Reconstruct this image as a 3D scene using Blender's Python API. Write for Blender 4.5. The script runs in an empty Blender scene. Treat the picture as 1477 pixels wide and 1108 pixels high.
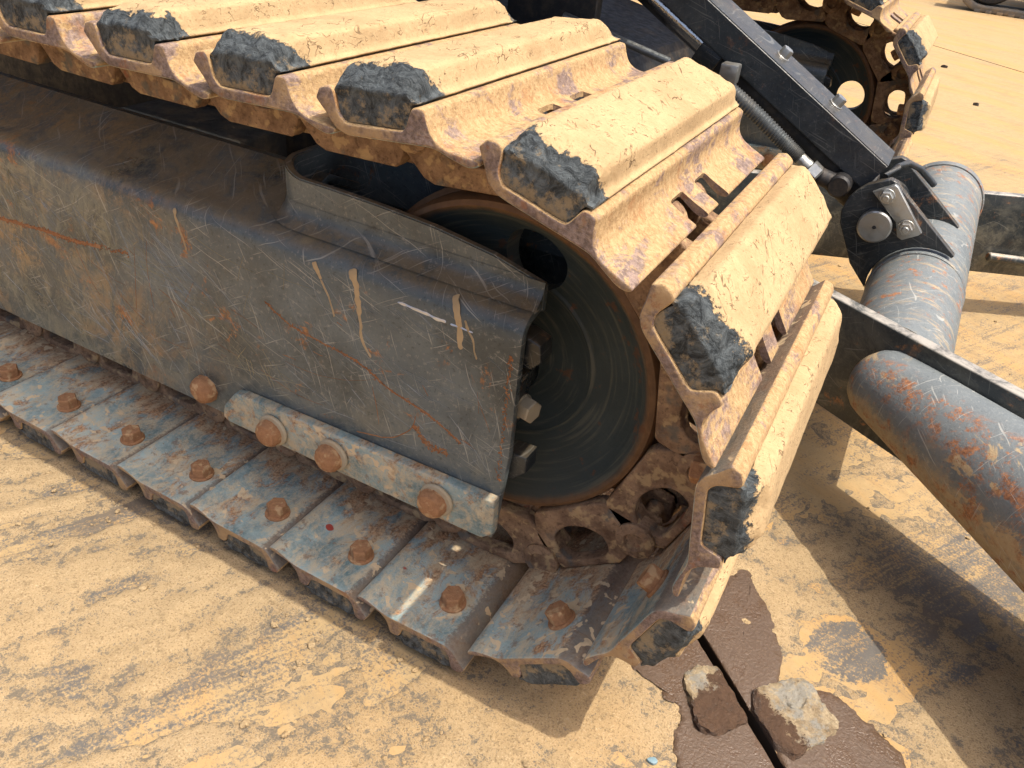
import bpy, bmesh, math, random
from mathutils import Vector, Matrix, noise
R = math.radians
random.seed(7)
scene = bpy.context.scene
COL = scene.collection

# ------------------------------------------------------------------ camera
cd = bpy.data.cameras.new('camera'); cam = bpy.data.objects.new('camera', cd); COL.objects.link(cam)
cd.sensor_width = 36.0; cd.lens = 36.0 * 1124.76 / 1477.0
cd.clip_start = 0.02; cd.clip_end = 500
_R = Matrix(((0.8729, 0.4796, 0.0897), (0.3336, -0.4526, -0.8270), (-0.3560, 0.7518, -0.5551)))
_m = Matrix((_R[0], -_R[1], -_R[2])).transposed()          # columns: right, up, back
cam.matrix_world = Matrix.Translation((1.2104, -0.5535, 0.8913)) @ _m.to_4x4()
scene.camera = cam

# ------------------------------------------------------------------ world, sun, exposure
SUN_EL, SUN_AZ = R(67), R(3)                                 # sun stands over +X, a little towards +Y
w = bpy.data.worlds.new('World'); scene.world = w; w.use_nodes = True
nt = w.node_tree; bg = nt.nodes['Background']
sky = nt.nodes.new('ShaderNodeTexSky'); sky.sky_type = 'NISHITA'; sky.sun_disc = False
sky.sun_elevation = SUN_EL; sky.sun_rotation = math.pi / 2 - SUN_AZ
sky.air_density = 0.7; sky.dust_density = 6.0; sky.ozone_density = 0.3
nt.links.new(sky.outputs[0], bg.inputs[0]); bg.inputs[1].default_value = 0.15
sl = bpy.data.lights.new('sun', 'SUN'); sl.energy = 2.7; sl.angle = R(0.55); sl.color = (1.0, 0.92, 0.80)
sun = bpy.data.objects.new('sun', sl); COL.objects.link(sun)
sd = Vector((math.cos(SUN_EL) * math.cos(SUN_AZ), math.cos(SUN_EL) * math.sin(SUN_AZ), math.sin(SUN_EL)))
sun.rotation_euler = (-sd).to_track_quat('-Z', 'Y').to_euler()
vs = scene.view_settings; vs.view_transform = 'Standard'; vs.look = 'None'; vs.gamma = 1.0
vs.use_curve_mapping = False; vs.exposure = 0.78
scene.render.engine = 'CYCLES'
scene.cycles.max_bounces = 5; scene.cycles.diffuse_bounces = 3; scene.cycles.glossy_bounces = 2

# ------------------------------------------------------------------ material helpers
class N:
    def __init__(s, name):
        s.m = bpy.data.materials.new(name); s.m.use_nodes = True
        s.t = s.m.node_tree; s.b = s.t.nodes['Principled BSDF']; s._v = None
    def node(s, k, **kw):
        n = s.t.nodes.new(k)
        for a, v in kw.items(): setattr(n, a, v)
        return n
    def put(s, sock, v):
        if v is None: return
        if isinstance(v, bpy.types.NodeSocket): s.t.links.new(v, sock)
        elif isinstance(v, (tuple, list)) and len(v) == 3 and len(sock.default_value) == 4: sock.default_value = (*v, 1)
        else: sock.default_value = v
    def coord(s, rnd=0.0, kind='Object'):
        tc = s.node('ShaderNodeTexCoord').outputs[kind]
        if not rnd: return tc
        oi = s.node('ShaderNodeObjectInfo').outputs['Random']
        mv = s.node('ShaderNodeVectorMath', operation='MULTIPLY_ADD')
        cx = s.node('ShaderNodeCombineXYZ'); s.put(cx.inputs[0], oi); s.put(cx.inputs[1], oi); s.put(cx.inputs[2], oi)
        s.put(mv.inputs[0], cx.outputs[0]); mv.inputs[1].default_value = (rnd, rnd * .7, rnd * 1.3); s.put(mv.inputs[2], tc)
        return mv.outputs[0]
    def mapv(s, v, scale=(1, 1, 1), rot=(0, 0, 0), loc=(0, 0, 0)):
        n = s.node('ShaderNodeMapping'); s.put(n.inputs[0], v)
        if any(rot):                                           # turn first, then stretch along the turned axes
            n.vector_type = 'TEXTURE'; scale = tuple(1 / k for k in scale); loc = tuple(-k for k in loc)
        n.inputs['Scale'].default_value = scale; n.inputs['Rotation'].default_value = rot; n.inputs['Location'].default_value = loc
        return n.outputs[0]
    def ndot(s, d):
        n = s.node('ShaderNodeVectorMath', operation='DOT_PRODUCT'); s.put(n.inputs[0], s.node('ShaderNodeNewGeometry').outputs['Normal']); n.inputs[1].default_value = d
        return n.outputs['Value']
    def noise(s, v, scale, detail=4, rough=.55, dist=0.0, color=False):
        n = s.node('ShaderNodeTexNoise'); s.put(n.inputs['Vector'], v); n.inputs['Scale'].default_value = scale
        n.inputs['Detail'].default_value = detail; n.inputs['Roughness'].default_value = rough; n.inputs['Distortion'].default_value = dist
        return n.outputs['Color' if color else 'Fac']
    def voro(s, v, scale, feature='F1', out='Distance', rnd=1.0):
        n = s.node('ShaderNodeTexVoronoi', feature=feature); s.put(n.inputs['Vector'], v); n.inputs['Scale'].default_value = scale
        n.inputs['Randomness'].default_value = rnd
        return n.outputs[out]
    def warp(s, v, scale, amt):
        c = s.noise(v, scale, 3, color=True)
        a = s.node('ShaderNodeVectorMath', operation='SUBTRACT'); s.put(a.inputs[0], c); a.inputs[1].default_value = (.5, .5, .5)
        b = s.node('ShaderNodeVectorMath', operation='MULTIPLY_ADD'); s.put(b.inputs[0], a.outputs[0]); b.inputs[1].default_value = (amt,) * 3; s.put(b.inputs[2], v)
        return b.outputs[0]
    def step(s, f, lo, hi, a=0.0, b=1.0):
        n = s.node('ShaderNodeMapRange', interpolation_type='SMOOTHSTEP'); s.put(n.inputs[0], f)
        n.inputs[1].default_value = lo; n.inputs[2].default_value = hi; n.inputs[3].default_value = a; n.inputs[4].default_value = b
        return n.outputs[0]
    def math(s, op, a, b=0.0, c=None, clamp=False):
        n = s.node('ShaderNodeMath', operation=op); n.use_clamp = clamp; s.put(n.inputs[0], a); s.put(n.inputs[1], b)
        if c is not None: s.put(n.inputs[2], c)
        return n.outputs[0]
    def mul(s, a, b): return s.math('MULTIPLY', a, b)
    def mx(s, a, b): return s.math('MAXIMUM', a, b)
    def mix(s, f, a, b):
        n = s.node('ShaderNodeMix', data_type='RGBA'); s.put(n.inputs[0], f); s.put(n.inputs[6], a); s.put(n.inputs[7], b)
        return n.outputs[2]
    def sep(s, v):
        n = s.node('ShaderNodeSeparateXYZ'); s.put(n.inputs[0], v); return n.outputs
    def normal_z(s):
        return s.sep(s.node('ShaderNodeNewGeometry').outputs['Normal'])[2]
    def bump(s, h, dist, strength=1.0, prev=None):
        n = s.node('ShaderNodeBump'); n.inputs['Strength'].default_value = strength; n.inputs['Distance'].default_value = dist
        s.put(n.inputs['Height'], h)
        if prev is not None: s.put(n.inputs['Normal'], prev)
        return n.outputs[0]
    def out(s, color=None, rough=None, normal=None, metal=None, spec=None):
        s.put(s.b.inputs['Base Color'], color); s.put(s.b.inputs['Roughness'], rough); s.put(s.b.inputs['Normal'], normal)
        s.put(s.b.inputs['Metallic'], metal); s.put(s.b.inputs['Specular IOR Level'], spec)
        return s.m

DUST = (.49, .335, .165); DUST2 = (.39, .25, .115); RUST = (.26, .085, .025); RUSTD = (.13, .06, .03)
def streak(n, v, ang, along, across, lo, hi, wamt=.03, axis='Y'):
    """thin scratches running at one angle in the XZ (axis Y) or XY (axis Z) plane"""
    vv = n.warp(v, 5.0, wamt)
    rot = (0, ang, 0) if axis == 'Y' else (0, 0, ang)
    sc = (along, along, across) if axis == 'Y' else (along, across, along)
    return n.step(n.noise(n.mapv(vv, sc, rot), 1.0, 2, .5), lo, hi)

def m_shoe_outer():
    n = N('dusty_shoe_steel'); v = n.coord(3)
    big = n.noise(v, 13, 5, .68); fine = n.noise(v, 170, 4, .75)
    swirl = n.noise(n.mapv(v, (1, .35, 1)), 60, 5, .75, 1.0)
    wear = n.mul(n.step(big, .47, .56), n.step(swirl, .42, .52))
    base = n.mix(n.step(fine, .3, .7), (.13, .088, .07), (.30, .215, .175))
    dust = n.mix(n.step(fine, .3, .7), (.31, .20, .095), (.47, .325, .165))
    c = n.mix(wear, dust, base)
    c = n.mix(n.step(n.noise(v, 22, 6, .75), .52, .68, 0, .7), c, n.mix(fine, (.24, .10, .04), (.42, .22, .095)))
    spk = n.noise(v, 330, 2, .7)
    c = n.mix(n.step(spk, .58, .70, 0, .6), c, (.16, .095, .05)); c = n.mix(n.step(spk, .40, .30, 0, .35), c, (.56, .42, .24))
    return n.out(c, n.step(wear, 0, 1, .95, .5), n.bump(n.math('ADD', fine, n.mul(swirl, .6)), .0022, .75), spec=.3)
def m_shoe_end():
    n = N('worn_shoe_end_steel'); v = n.coord(3)
    big = n.noise(v, 20, 6, .72); fine = n.noise(v, 230, 4, .75)
    d = n.step(big, .42, .60)
    c = n.mix(d, n.mix(n.step(fine, .3, .7), (.105, .072, .058), (.26, .19, .16)), n.mix(fine, (.27, .175, .095), (.44, .30, .155)))
    c = n.mix(n.step(n.noise(v, 45, 5, .7), .57, .66, 0, .6), c, (.25, .10, .045))
    return n.out(c, .75, n.bump(fine, .0020, .75), spec=.35)
def m_shoe_inner():
    n = N('weathered_blue_grey_paint'); v = n.coord(3)
    a = n.noise(n.mapv(v, (1, .55, 1)), 30, 8, .76, .6); b = n.noise(v, 9, 4, .65); fine = n.noise(v, 240, 4, .7)
    paint = n.mix(n.step(b, .35, .65), (.10, .170, .180), (.33, .425, .415)); paint = n.mix(n.step(fine, .45, .62, 0, .45), paint, (.36, .40, .37))
    rust = n.mix(n.step(fine, .3, .7), (.15, .075, .038), (.50, .29, .15))
    y = n.sep(n.coord())[1]
    inn = n.step(y, .07, .20, -.03, .13)                      # the strip beside the chain has lost most of its paint
    rf = n.step(n.math('ADD', n.math('ADD', n.mul(a, .75), n.mul(b, .25)), inn), .48, .58)
    c = n.mix(rf, paint, rust)
    film = n.step(n.noise(n.mapv(v, (1, .5, 1), loc=(5, 5, 5)), 40, 8, .80, .4), .42, .62, 0, .8)
    c = n.mix(film, c, (.52, .415, .265))
    c = n.mix(n.step(n.noise(v, 55, 6, .8), .57, .62, 0, .65), c, (.19, .115, .07))
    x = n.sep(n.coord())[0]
    band = n.step(n.math('ADD', x, n.mul(n.math('SUBTRACT', fine, .5), .02)), .002, -.006, 0, .8)     # brown wear strip by the next lip, painted dark to add the seam's shade
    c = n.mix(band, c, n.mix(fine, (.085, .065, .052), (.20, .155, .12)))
    pale = n.mul(n.step(n.noise(v, 60, 2, .5, .4), .60, .63), n.step(b, .46, .54))
    c = n.mix(pale, c, (.58, .45, .28))
    red = n.step(n.noise(n.mapv(v, loc=(3, 1, 7)), 34, 1, .4), .78, .80)
    c = n.mix(red, c, (.30, .045, .03))
    return n.out(c, n.step(rf, 0, 1, .5, .9), n.bump(n.math('ADD', n.mul(fine, .6), n.mul(a, 1.2)), .0024, .8), spec=.35)
def m_pad():
    n = N('dusty_torn_rubber'); v = n.coord(5); o = n.coord(); y = n.sep(o)[1]; z = n.sep(o)[2]
    edge = n.noise(v, 34, 6, .72); fine = n.noise(v, 330, 2, .6); med = n.noise(v, 75, 5, .74)
    yy = n.math('ADD', y, n.mul(n.math('SUBTRACT', edge, .5), .10))
    zz = n.mul(n.math('SUBTRACT', z, .047), .9)               # the torn dark end reaches less far along the crown
    oi = n.node('ShaderNodeObjectInfo').outputs['Random']
    torn = n.step(n.math('SUBTRACT', n.math('ADD', yy, zz), n.mul(n.math('SUBTRACT', oi, .5), .024)), .031, .026)
    yb = n.math('ADD', n.math('SUBTRACT', .452, y), n.mul(n.math('SUBTRACT', edge, .5), .05))
    torn = n.mx(torn, n.step(yb, .008, .004))
    def ridge(rot, sc, scale, wd, loc):
        k = n.noise(n.mapv(v, sc, (0, 0, rot), loc), scale, 3, .55, .5)
        return n.step(n.math('ABSOLUTE', n.math('SUBTRACT', k, .5)), wd, wd * .25)
    m1 = n.step(n.noise(v, 26, 3, .6), .50, .62)
    crack = n.mx(n.mul(ridge(.55, (1, .22, 1), 46, .012, (0, 0, 0)), m1), n.mul(ridge(-.25, (1, .3, 1), 110, .022, (3, 1, 0)), n.step(med, .53, .62)))
    crack = n.mx(crack, n.mul(ridge(1.2, (1, .35, 1), 60, .010, (7, 1, 0)), n.step(edge, .56, .64)))
    crack = n.mul(crack, n.step(z, .036, .044))
    dust = n.mix(med, (.33, .228, .115), (.55, .40, .22))
    dust = n.mix(n.mul(n.step(fine, .60, .70), .5), dust, (.22, .14, .065))
    dust = n.mix(n.step(edge, .60, .72, 0, .5), dust, (.46, .28, .13))
    dust = n.mix(n.step(n.noise(v, 11, 5, .7), .45, .66, 0, .45), dust, (.30, .20, .10))
    c = n.mix(n.mul(crack, .78), dust, (.095, .06, .03))
    rn = n.noise(n.mapv(v, (1, 1.6, .7)), 85, 6, .8, .8)
    rub = n.mix(n.step(rn, .32, .68), (.008, .011, .013), (.105, .122, .128))
    rub = n.mix(n.step(n.math('ADD', n.noise(v, 45, 6, .74), n.mul(n.math('SUBTRACT', .034, z), 5.0)), .52, .66, 0, .8), rub, (.27, .205, .12))
    c = n.mix(torn, c, rub)
    h = n.math('ADD', med, n.mul(crack, -.4)); h = n.math('ADD', h, n.mul(n.mul(torn, rn), n.step(z, .034, .044, .5, 2.2)))
    return n.out(c, n.step(torn, 0, 1, .97, .6), n.bump(n.math('ADD', h, n.mul(fine, .25)), .0022, .85), spec=.25)
def m_frame(name, dark=(.042, .054, .058), light=(.128, .152, .155), dustup=.5, rusty=1.0, scr=1.0, patina=0.0, upcol=(.30, .205, .095)):
    n = N(name); v = n.coord(0); x, y, z = n.sep(v)
    big = n.noise(v, 6, 5, .66); c = n.mix(n.step(big, .34, .66), dark, light)
    bl = n.noise(n.mapv(v, (.6, 1, 2.2)), 5, 3)
    g = sum(dark) / 3
    c = n.mix(n.step(bl, .44, .62, 0, .5), c, (g * 1.1, g * 1.55, g * 1.85))
    film = n.step(n.noise(v, 9, 8, .80, .6), .45, .66, 0, .55)
    low = n.step(n.math('ADD', z, n.mul(big, .16)), .46, .24, .15, 1.0)   # splashed mud dries on the lower part
    c = n.mix(n.mul(film, low), c, n.mix(big, (.19, .19, .155), (.33, .295, .20)))
    if patina:
        px = n.math('ADD', n.mul(x, 1.4), n.mul(n.math('SUBTRACT', big, .5), .9))
        pt = n.mul(n.step(px, .80, .05), n.step(n.noise(n.mapv(v, (1, 1, .55), (0, .3, 0)), 24, 8, .82, .8), .44, .60, 0, patina))
        c = n.mix(pt, c, n.mix(n.step(bl, .4, .6), (.25, .24, .17), (.37, .22, .09)))
    fine = n.noise(v, 150, 4, .75)
    c = n.mix(n.step(fine, .56, .66, 0, .35 * scr), c, (.36, .34, .29)); c = n.mix(n.step(fine, .42, .34, 0, .5), c, tuple(k * .45 for k in dark))
    wv = n.warp(v, 5.0, .035); s = None
    for i, (a, al, ac, lo, hi) in enumerate(((.35, 9, 420, .66, .74), (-.5, 11, 500, .68, .75), (1.25, 12, 430, .68, .75))):
        k = n.step(n.noise(n.mapv(wv, (al, al, ac), (0, a, 0), (i * 3.1, 0, i * 1.7)), 1.0, 1, .5), lo, hi)
        s = k if s is None else n.mx(s, k)
    c = n.mix(n.mul(s, .6 * scr), c, (.42, .41, .36))
    rm = n.noise(v, 19, 8, .80, .5)
    rust = n.mul(n.step(rm, .565, .60), n.step(n.noise(n.mapv(v, loc=(4, 4, 4)), 7, 4, .65), .50, .58))
    c = n.mix(n.mul(rust, .9 * rusty), c, n.mix(n.step(fine, .35, .65), (.16, .07, .032), (.42, .18, .06)))
    up = n.step(n.normal_z(), .35, .95, 0, dustup)
    spots = n.step(rm, .34, .56)
    c = n.mix(n.mul(up, spots), c, upcol)
    dots = n.step(n.voro(n.warp(v, 30, .02), 21), .24, .12)
    c = n.mix(n.mul(n.mul(dots, up), n.step(big, .42, .58, .05, .7)), c, (.36, .28, .155))
    return n.out(c, n.step(big, .3, .7, .26, .46), n.bump(n.math('ADD', fine, n.mul(rm, .6)), .0008, .6), spec=.5)
def m_idler():
    n = N('dark_idler_paint'); v = n.coord(0); x, y, z = n.sep(v)
    r = n.math('SQRT', n.math('ADD', n.mul(x, x), n.mul(z, z)))
    cv = n.node('ShaderNodeCombineXYZ'); n.put(cv.inputs[0], n.mul(r, 160)); n.put(cv.inputs[1], n.math('MULTIPLY', n.math('ARCTAN2', z, x), 1.1)); n.put(cv.inputs[2], n.mul(y, 3))
    ring = n.noise(cv.outputs[0], 1.0, 3, .6); b = n.noise(v, 14, 5, .7)
    c = n.mix(b, (.020, .029, .029), (.062, .080, .077))
    c = n.mix(n.step(ring, .50, .70, 0, .5), c, (.15, .145, .105))
    low = n.step(n.math('ADD', z, n.mul(b, .12)), -.02, -.20)
    c = n.mix(n.mul(low, .45), c, (.17, .15, .105))
    rim = n.step(n.math('ADD', r, n.mul(n.math('SUBTRACT', b, .5), .016)), .193, .203)
    c = n.mix(rim, c, n.mix(n.noise(v, 70, 3), (.085, .045, .022), (.24, .13, .06)))
    c = n.mix(n.step(n.noise(v, 28, 5, .7), .60, .66, 0, .6), c, (.15, .06, .025))
    return n.out(c, .6, n.bump(n.math('ADD', ring, n.noise(v, 150, 2)), .0008, .6), spec=.4)
def m_link():
    n = N('muddy_rusted_link'); v = n.coord(2)
    a = n.noise(v, 28, 6, .72); f = n.noise(v, 180, 3, .65); b = n.noise(n.mapv(v, loc=(4, 2, 1)), 22, 4)
    c = n.mix(n.step(a, .25, .75), (.12, .068, .042), (.40, .26, .155)); c = n.mix(n.step(f, .55, .68, 0, .6), c, (.09, .055, .035))
    c = n.mix(n.step(b, .56, .66, 0, .75), c, (.12, .125, .112))
    c = n.mix(n.step(n.noise(v, 60, 3), .54, .66, 0, .7), c, (.50, .35, .18))
    c = n.mix(n.step(b, .33, .28, 0, .6), c, (.26, .065, .03))
    return n.out(c, .88, n.bump(n.math('ADD', n.mul(a, 1.2), n.mul(f, .6)), .004, .8), spec=.25)
def m_rustbolt():
    n = N('rusted_bolt'); v = n.coord(2); f = n.noise(v, 190, 4, .7)
    c = n.mix(f, (.17, .075, .035), (.48, .26, .13)); c = n.mix(n.step(n.noise(v, 70, 3), .52, .66, 0, .7), c, (.54, .37, .20))
    return n.out(c, .85, n.bump(f, .003, .8), spec=.25)
def m_flat(name, col, rough, metal=0.0, var=.3, dust=0.0, sc=60):
    n = N(name); v = n.coord(1.5); f = n.noise(v, sc, 5, .65)
    c = n.mix(f, tuple(k * (1 - var) for k in col), tuple(min(1, k * (1 + var)) for k in col))
    if dust: c = n.mix(n.mul(n.step(n.noise(v, sc * .4, 6, .7), .45, .65), dust), c, (.42, .29, .15))
    return n.out(c, n.step(f, .3, .7, rough * .8, min(1, rough * 1.2)), n.bump(n.noise(v, sc * 4, 3), .0006, .5), metal=metal)
def m_tube(name, ax):
    n = N(name); v = n.coord(0)
    b = n.noise(v, 9, 4, .65); fine = n.noise(v, 150, 4, .78); med = n.noise(v, 42, 7, .8)
    c = n.mix(b, (.095, .113, .122), (.20, .222, .225)); c = n.mix(n.step(fine, .58, .68, 0, .5), c, (.36, .36, .32)); c = n.mix(n.step(fine, .40, .32, 0, .5), c, (.045, .055, .06))
    if ax == 'around':
        d = n.mul(n.step(n.noise(n.mapv(v, (.5, 2.6, .5)), 24, 8, .82, .3), .53, .60), n.step(b, .40, .60, .3, .9))
        r = n.mul(n.step(med, .54, .60), n.step(n.noise(n.mapv(v, loc=(2, 5, 1)), 8, 4, .65), .48, .56))
    else:
        nb = n.math('ADD', n.ndot((-.666, -.746, 0)), n.mul(n.math('SUBTRACT', b, .5), .9))
        band = n.mul(n.step(nb, .20, .45), n.step(nb, 1.10, .85))
        r = n.mul(band, n.step(n.noise(v, 34, 8, .84, .2), .50, .58))
        d = n.mul(n.step(n.noise(n.mapv(v, (1, .45, 1), (0, 0, .4)), 30, 6, .66, .6), .53, .57), n.step(n.noise(v, 4, 3), .46, .54))
    c = n.mix(n.mul(d, .85), c, n.mix(fine, (.36, .26, .135), (.50, .37, .205)))
    under = n.step(n.math('ADD', n.normal_z(), n.mul(n.math('SUBTRACT', med, .5), 1.2)), .16, -.40, 0, .9)   # mud spray clings to the underside
    c = n.mix(under, c, n.mix(fine, (.26, .205, .13), (.44, .35, .22)))
    c = n.mix(n.mul(r, .9), c, n.mix(n.step(fine, .35, .65), (.17, .065, .03), (.40, .17, .065)))
    wv = n.warp(v, 5, .04)
    s = n.mx(n.step(n.noise(n.mapv(wv, (16, 16, 420), (0, .5, 0)), 1.0, 1), .68, .74), n.step(n.noise(n.mapv(wv, (14, 420, 14), (0, 0, .7)), 1.0, 1), .68, .74))
    c = n.mix(n.mul(s, .5), c, (.46, .46, .42))
    return n.out(c, n.step(med, .3, .7, .38, .75), n.bump(n.math('ADD', med, n.mul(fine, .5)), .0018, .75), spec=.45)
def m_sand():
    n = N('dry_yellow_sand'); v = n.coord(0); z = n.sep(v)[2]
    a = n.noise(v, 6, 6, .72); f = n.noise(v, 420, 1); g = n.noise(v, 75, 6, .78)
    c = n.mix(a, (.32, .23, .125), (.455, .34, .195))
    c = n.mix(n.step(n.noise(v, 1.7, 3, .6, 1.0), .48, .70, 0, .4), c, (.44, .29, .135))
    c = n.mix(n.step(g, .50, .64, 0, .55), c, (.215, .155, .088))
    c = n.mix(n.step(f, .56, .70, 0, .6), c, (.15, .105, .06))
    c = n.mix(n.step(f, .40, .28, 0, .4), c, (.60, .48, .30))
    thin = n.step(n.math('ADD', z, n.math('ADD', n.mul(n.math('SUBTRACT', g, .5), .016), n.mul(n.math('SUBTRACT', f, .5), .006))), .0016, -.0006, 0, .85)
    c = n.mix(thin, c, n.mix(f, (.07, .066, .06), (.19, .165, .13)))        # steel showing between the grains where the layer is thin
    return n.out(c, .97, n.bump(n.math('ADD', n.mul(g, 1.0), n.mul(f, .4)), .006, .7), spec=.15)
def m_plate():
    n = N('dusty_steel_plate'); v = n.coord(0); x, y, z = n.sep(v)
    st = n.noise(v, 40, 5, .7); spk = n.noise(v, 210, 4, .8); med = n.noise(v, 30, 4, .65)
    steel = n.mix(st, (.060, .058, .056), (.17, .155, .135))
    big = n.noise(v, 5.0, 6, .70, .8)
    steel = n.mix(n.step(big, .50, .68, 0, .45), steel, (.18, .125, .07))
    sand = n.mix(st, (.28, .195, .095), (.46, .335, .175))
    sand = n.mix(n.step(n.noise(n.mapv(v, (.7, 3.2, 1), (0, 0, R(-35))), 1.6, 6, .72), .44, .62, 0, .85), sand, (.43, .265, .105))
    sand = n.mix(n.step(n.noise(n.mapv(v, (1.1, 6, 1), (0, 0, R(-20)), (3, 7, 0)), 2.0, 7, .78), .50, .66, 0, .6), sand, (.27, .19, .105))
    # bare where traffic and hoses have cleaned the steel: speckled islands and scuffs
    scuff = n.noise(n.mapv(v, (2.6, 22, 1), (0, 0, R(61))), 2.2, 7, .78, .4)
    bare = n.math('ADD', n.mul(big, .42), n.mul(scuff, .58))
    wob = n.mul(n.math('SUBTRACT', med, .5), .07)
    def blob(cx, cy, r0, r1):
        dx = n.math('SUBTRACT', n.math('ADD', x, wob), cx); dy = n.math('SUBTRACT', n.math('ADD', y, wob), cy)
        return n.step(n.math('SQRT', n.math('ADD', n.mul(dx, dx), n.mul(dy, dy))), r1, r0)
    b1 = n.mul(blob(1.362, .345, .050, .056), .16); b2 = n.mul(blob(1.225, .505, .025, .045), .07); b3 = n.mul(blob(1.64, .54, .14, .34), .13)
    b4 = n.mul(blob(.35, -.22, .20, .55), .075)
    far = n.step(y, 2.2, 4.5, 0, -.055)
    bare = n.math('ADD', n.math('ADD', bare, n.mx(n.mx(b1, b2), n.mx(b3, b4))), far)
    f = n.step(n.math('ADD', bare, n.mul(n.math('SUBTRACT', spk, .5), .75)), .49, .65)
    c = n.mix(f, sand, steel)
    c = n.mix(n.step(med, .68, .76, 0, .35), c, (.22, .11, .045))
    return n.out(c, n.step(f, 0, 1, .96, .62), n.bump(n.math('ADD', n.mul(spk, .8), st), .0022, .6), spec=.25)
def m_wet():
    n = N('wet_brown_mud'); v = n.coord(0); f = n.noise(v, 230, 3, .7); g = n.noise(v, 22, 5, .65)
    c = n.mix(g, (.062, .038, .024), (.115, .074, .047)); c = n.mix(n.step(f, .5, .66, 0, .35), c, (.17, .115, .074))
    pud = n.step(g, .50, .60)
    return n.out(c, n.step(pud, 0, 1, .50, .24), n.bump(f, .0020, .7), spec=.5)
def m_lump(name, wetf):
    n = N(name); v = n.coord(0); x, y, z = n.sep(n.coord(0, 'Generated'))
    a = n.noise(v, 34, 8, .78); f = n.noise(v, 190, 5, .78)
    dry = n.mix(n.step(a, .35, .65), (.25, .18, .10), (.52, .42, .27)); dry = n.mix(n.step(n.noise(n.mapv(v, loc=(2, 2, 2)), 26, 7, .75), .48, .58, 0, .8), dry, (.30, .30, .27))
    dry = n.mix(n.step(f, .55, .66, 0, .6), dry, (.13, .09, .055))
    wet = n.mix(f, (.06, .034, .022), (.17, .105, .066))
    k = n.step(n.math('ADD', n.math('ADD', n.mul(x, wetf[0]), n.mul(y, wetf[1])), n.mul(n.math('SUBTRACT', a, .5), 1.5)), wetf[2], wetf[2] + .08)
    c = n.mix(k, dry, wet)
    return n.out(c, n.step(k, 0, 1, .95, .22), n.bump(n.math('ADD', a, n.mul(f, .8)), .008, .9), spec=.45)

M = dict(
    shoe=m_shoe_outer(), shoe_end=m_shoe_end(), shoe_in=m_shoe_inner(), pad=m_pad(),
    frame=m_frame('scratched_charcoal_paint', patina=.75),
    navy=m_frame('dark_navy_paint', (.013, .016, .018), (.030, .035, .038), .18, .6, .35),
    guard=m_frame('slate_guard_paint', (.020, .025, .030), (.040, .049, .057), .10, .3, .35),
    arm=m_frame('blade_arm_paint', (.022, .027, .029), (.050, .056, .056), .9, .9, .4, 0, (.40, .37, .32)),
    strip=m_frame('wear_strip_paint', (.11, .125, .12), (.22, .225, .195), .75, 1.0, .9, 1.3, (.42, .36, .27)),
    idler=m_idler(), link=m_link(), bolt=m_rustbolt(),
    zinc=m_flat('zinc_plated_steel', (.42, .43, .41), .38, .85, .25, .25),
    pale=m_flat('pale_coated_bolt', (.36, .31, .22), .7, 0, .3, .5),
    chrome=m_flat('chromed_rod', (.62, .62, .62), .12, 1.0, .06),
    spring=m_flat('steel_spring_guard', (.17, .185, .19), .42, .7, .25, .1),
    blackrub=m_flat('black_rubber_hose', (.015, .015, .016), .5, 0, .3, .1),
    black=m_flat('blackened_body_paint', (.007, .008, .009), .6, 0, .3, .08),
    tube=m_tube('scuffed_blue_grey_tube', 'around'), pipe=m_tube('rust_flaked_blue_grey_pipe', 'plain'),
    rust=m_flat('orange_rust', (.30, .125, .048), .9, 0, .6, .3, 160), mud=m_flat('dried_mud', (.44, .32, .18), .95, 0, .25, 0, 80),
    bare=m_flat('bare_metal_glint', (.62, .63, .64), .35, .6, .3), scratch=m_flat('pale_scratch', (.29, .30, .285), .5, 0, .4, 0, 30),
    scratch_y=m_flat('ochre_scratch', (.33, .28, .17), .8, 0, .4, 0, 30), red=m_flat('red_paint_fleck', (.28, .05, .035), .7),
    sand=m_sand(), plate=m_plate(), wet=m_wet(),
    soil=m_flat('dark_soil', (.030, .020, .013), .8, 0, .4, .05, 8),
    lump_dry=m_lump('sandy_stone_lump', (-.7, -1.2, -.75)), lump_wet=m_lump('wet_mud_lump', (1.3, -.25, .25)),
    rubtrack=m_flat('grey_dusty_rubber_track', (.15, .14, .12), .9, 0, .3, .6, 9),
    chip=m_flat('blue_paint_chip', (.16, .25, .29), .5),
)

# ------------------------------------------------------------------ mesh helpers
def link(o, parent=None):
    COL.objects.link(o)
    if parent is not None: o.parent = parent
    return o
def finish(me, smooth=35):
    if smooth:
        me.polygons.foreach_set('use_smooth', [True] * len(me.polygons)); me.set_sharp_from_angle(angle=R(smooth))
    me.update(); return me
def mk(name, me, mat, parent=None):
    o = bpy.data.objects.new(name, me)
    if mat is not None:
        me.materials.clear()
        for m in (mat if isinstance(mat, (list, tuple)) else [mat]): me.materials.append(m)
    return link(o, parent)
def pydata(name, vs, fs, mat, parent=None, smooth=35):
    me = bpy.data.meshes.new(name); me.from_pydata([tuple(v) for v in vs], [], fs); me.validate()
    return mk(name, finish(me, smooth), mat, parent)
def bm_obj(name, bm, mat, parent=None, smooth=35):
    me = bpy.data.meshes.new(name); bmesh.ops.recalc_face_normals(bm, faces=bm.faces); bm.to_mesh(me); bm.free()
    return mk(name, finish(me, smooth), mat, parent)
def empty(name, loc=(0, 0, 0)):
    o = bpy.data.objects.new(name, None); o.location = loc; o.empty_display_size = .1; return link(o)
def tag(o, label, cat, group=None, kind=None):
    o['label'] = label
    if cat: o['category'] = cat
    if group: o['group'] = group
    if kind: o['kind'] = kind
    return o
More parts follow.
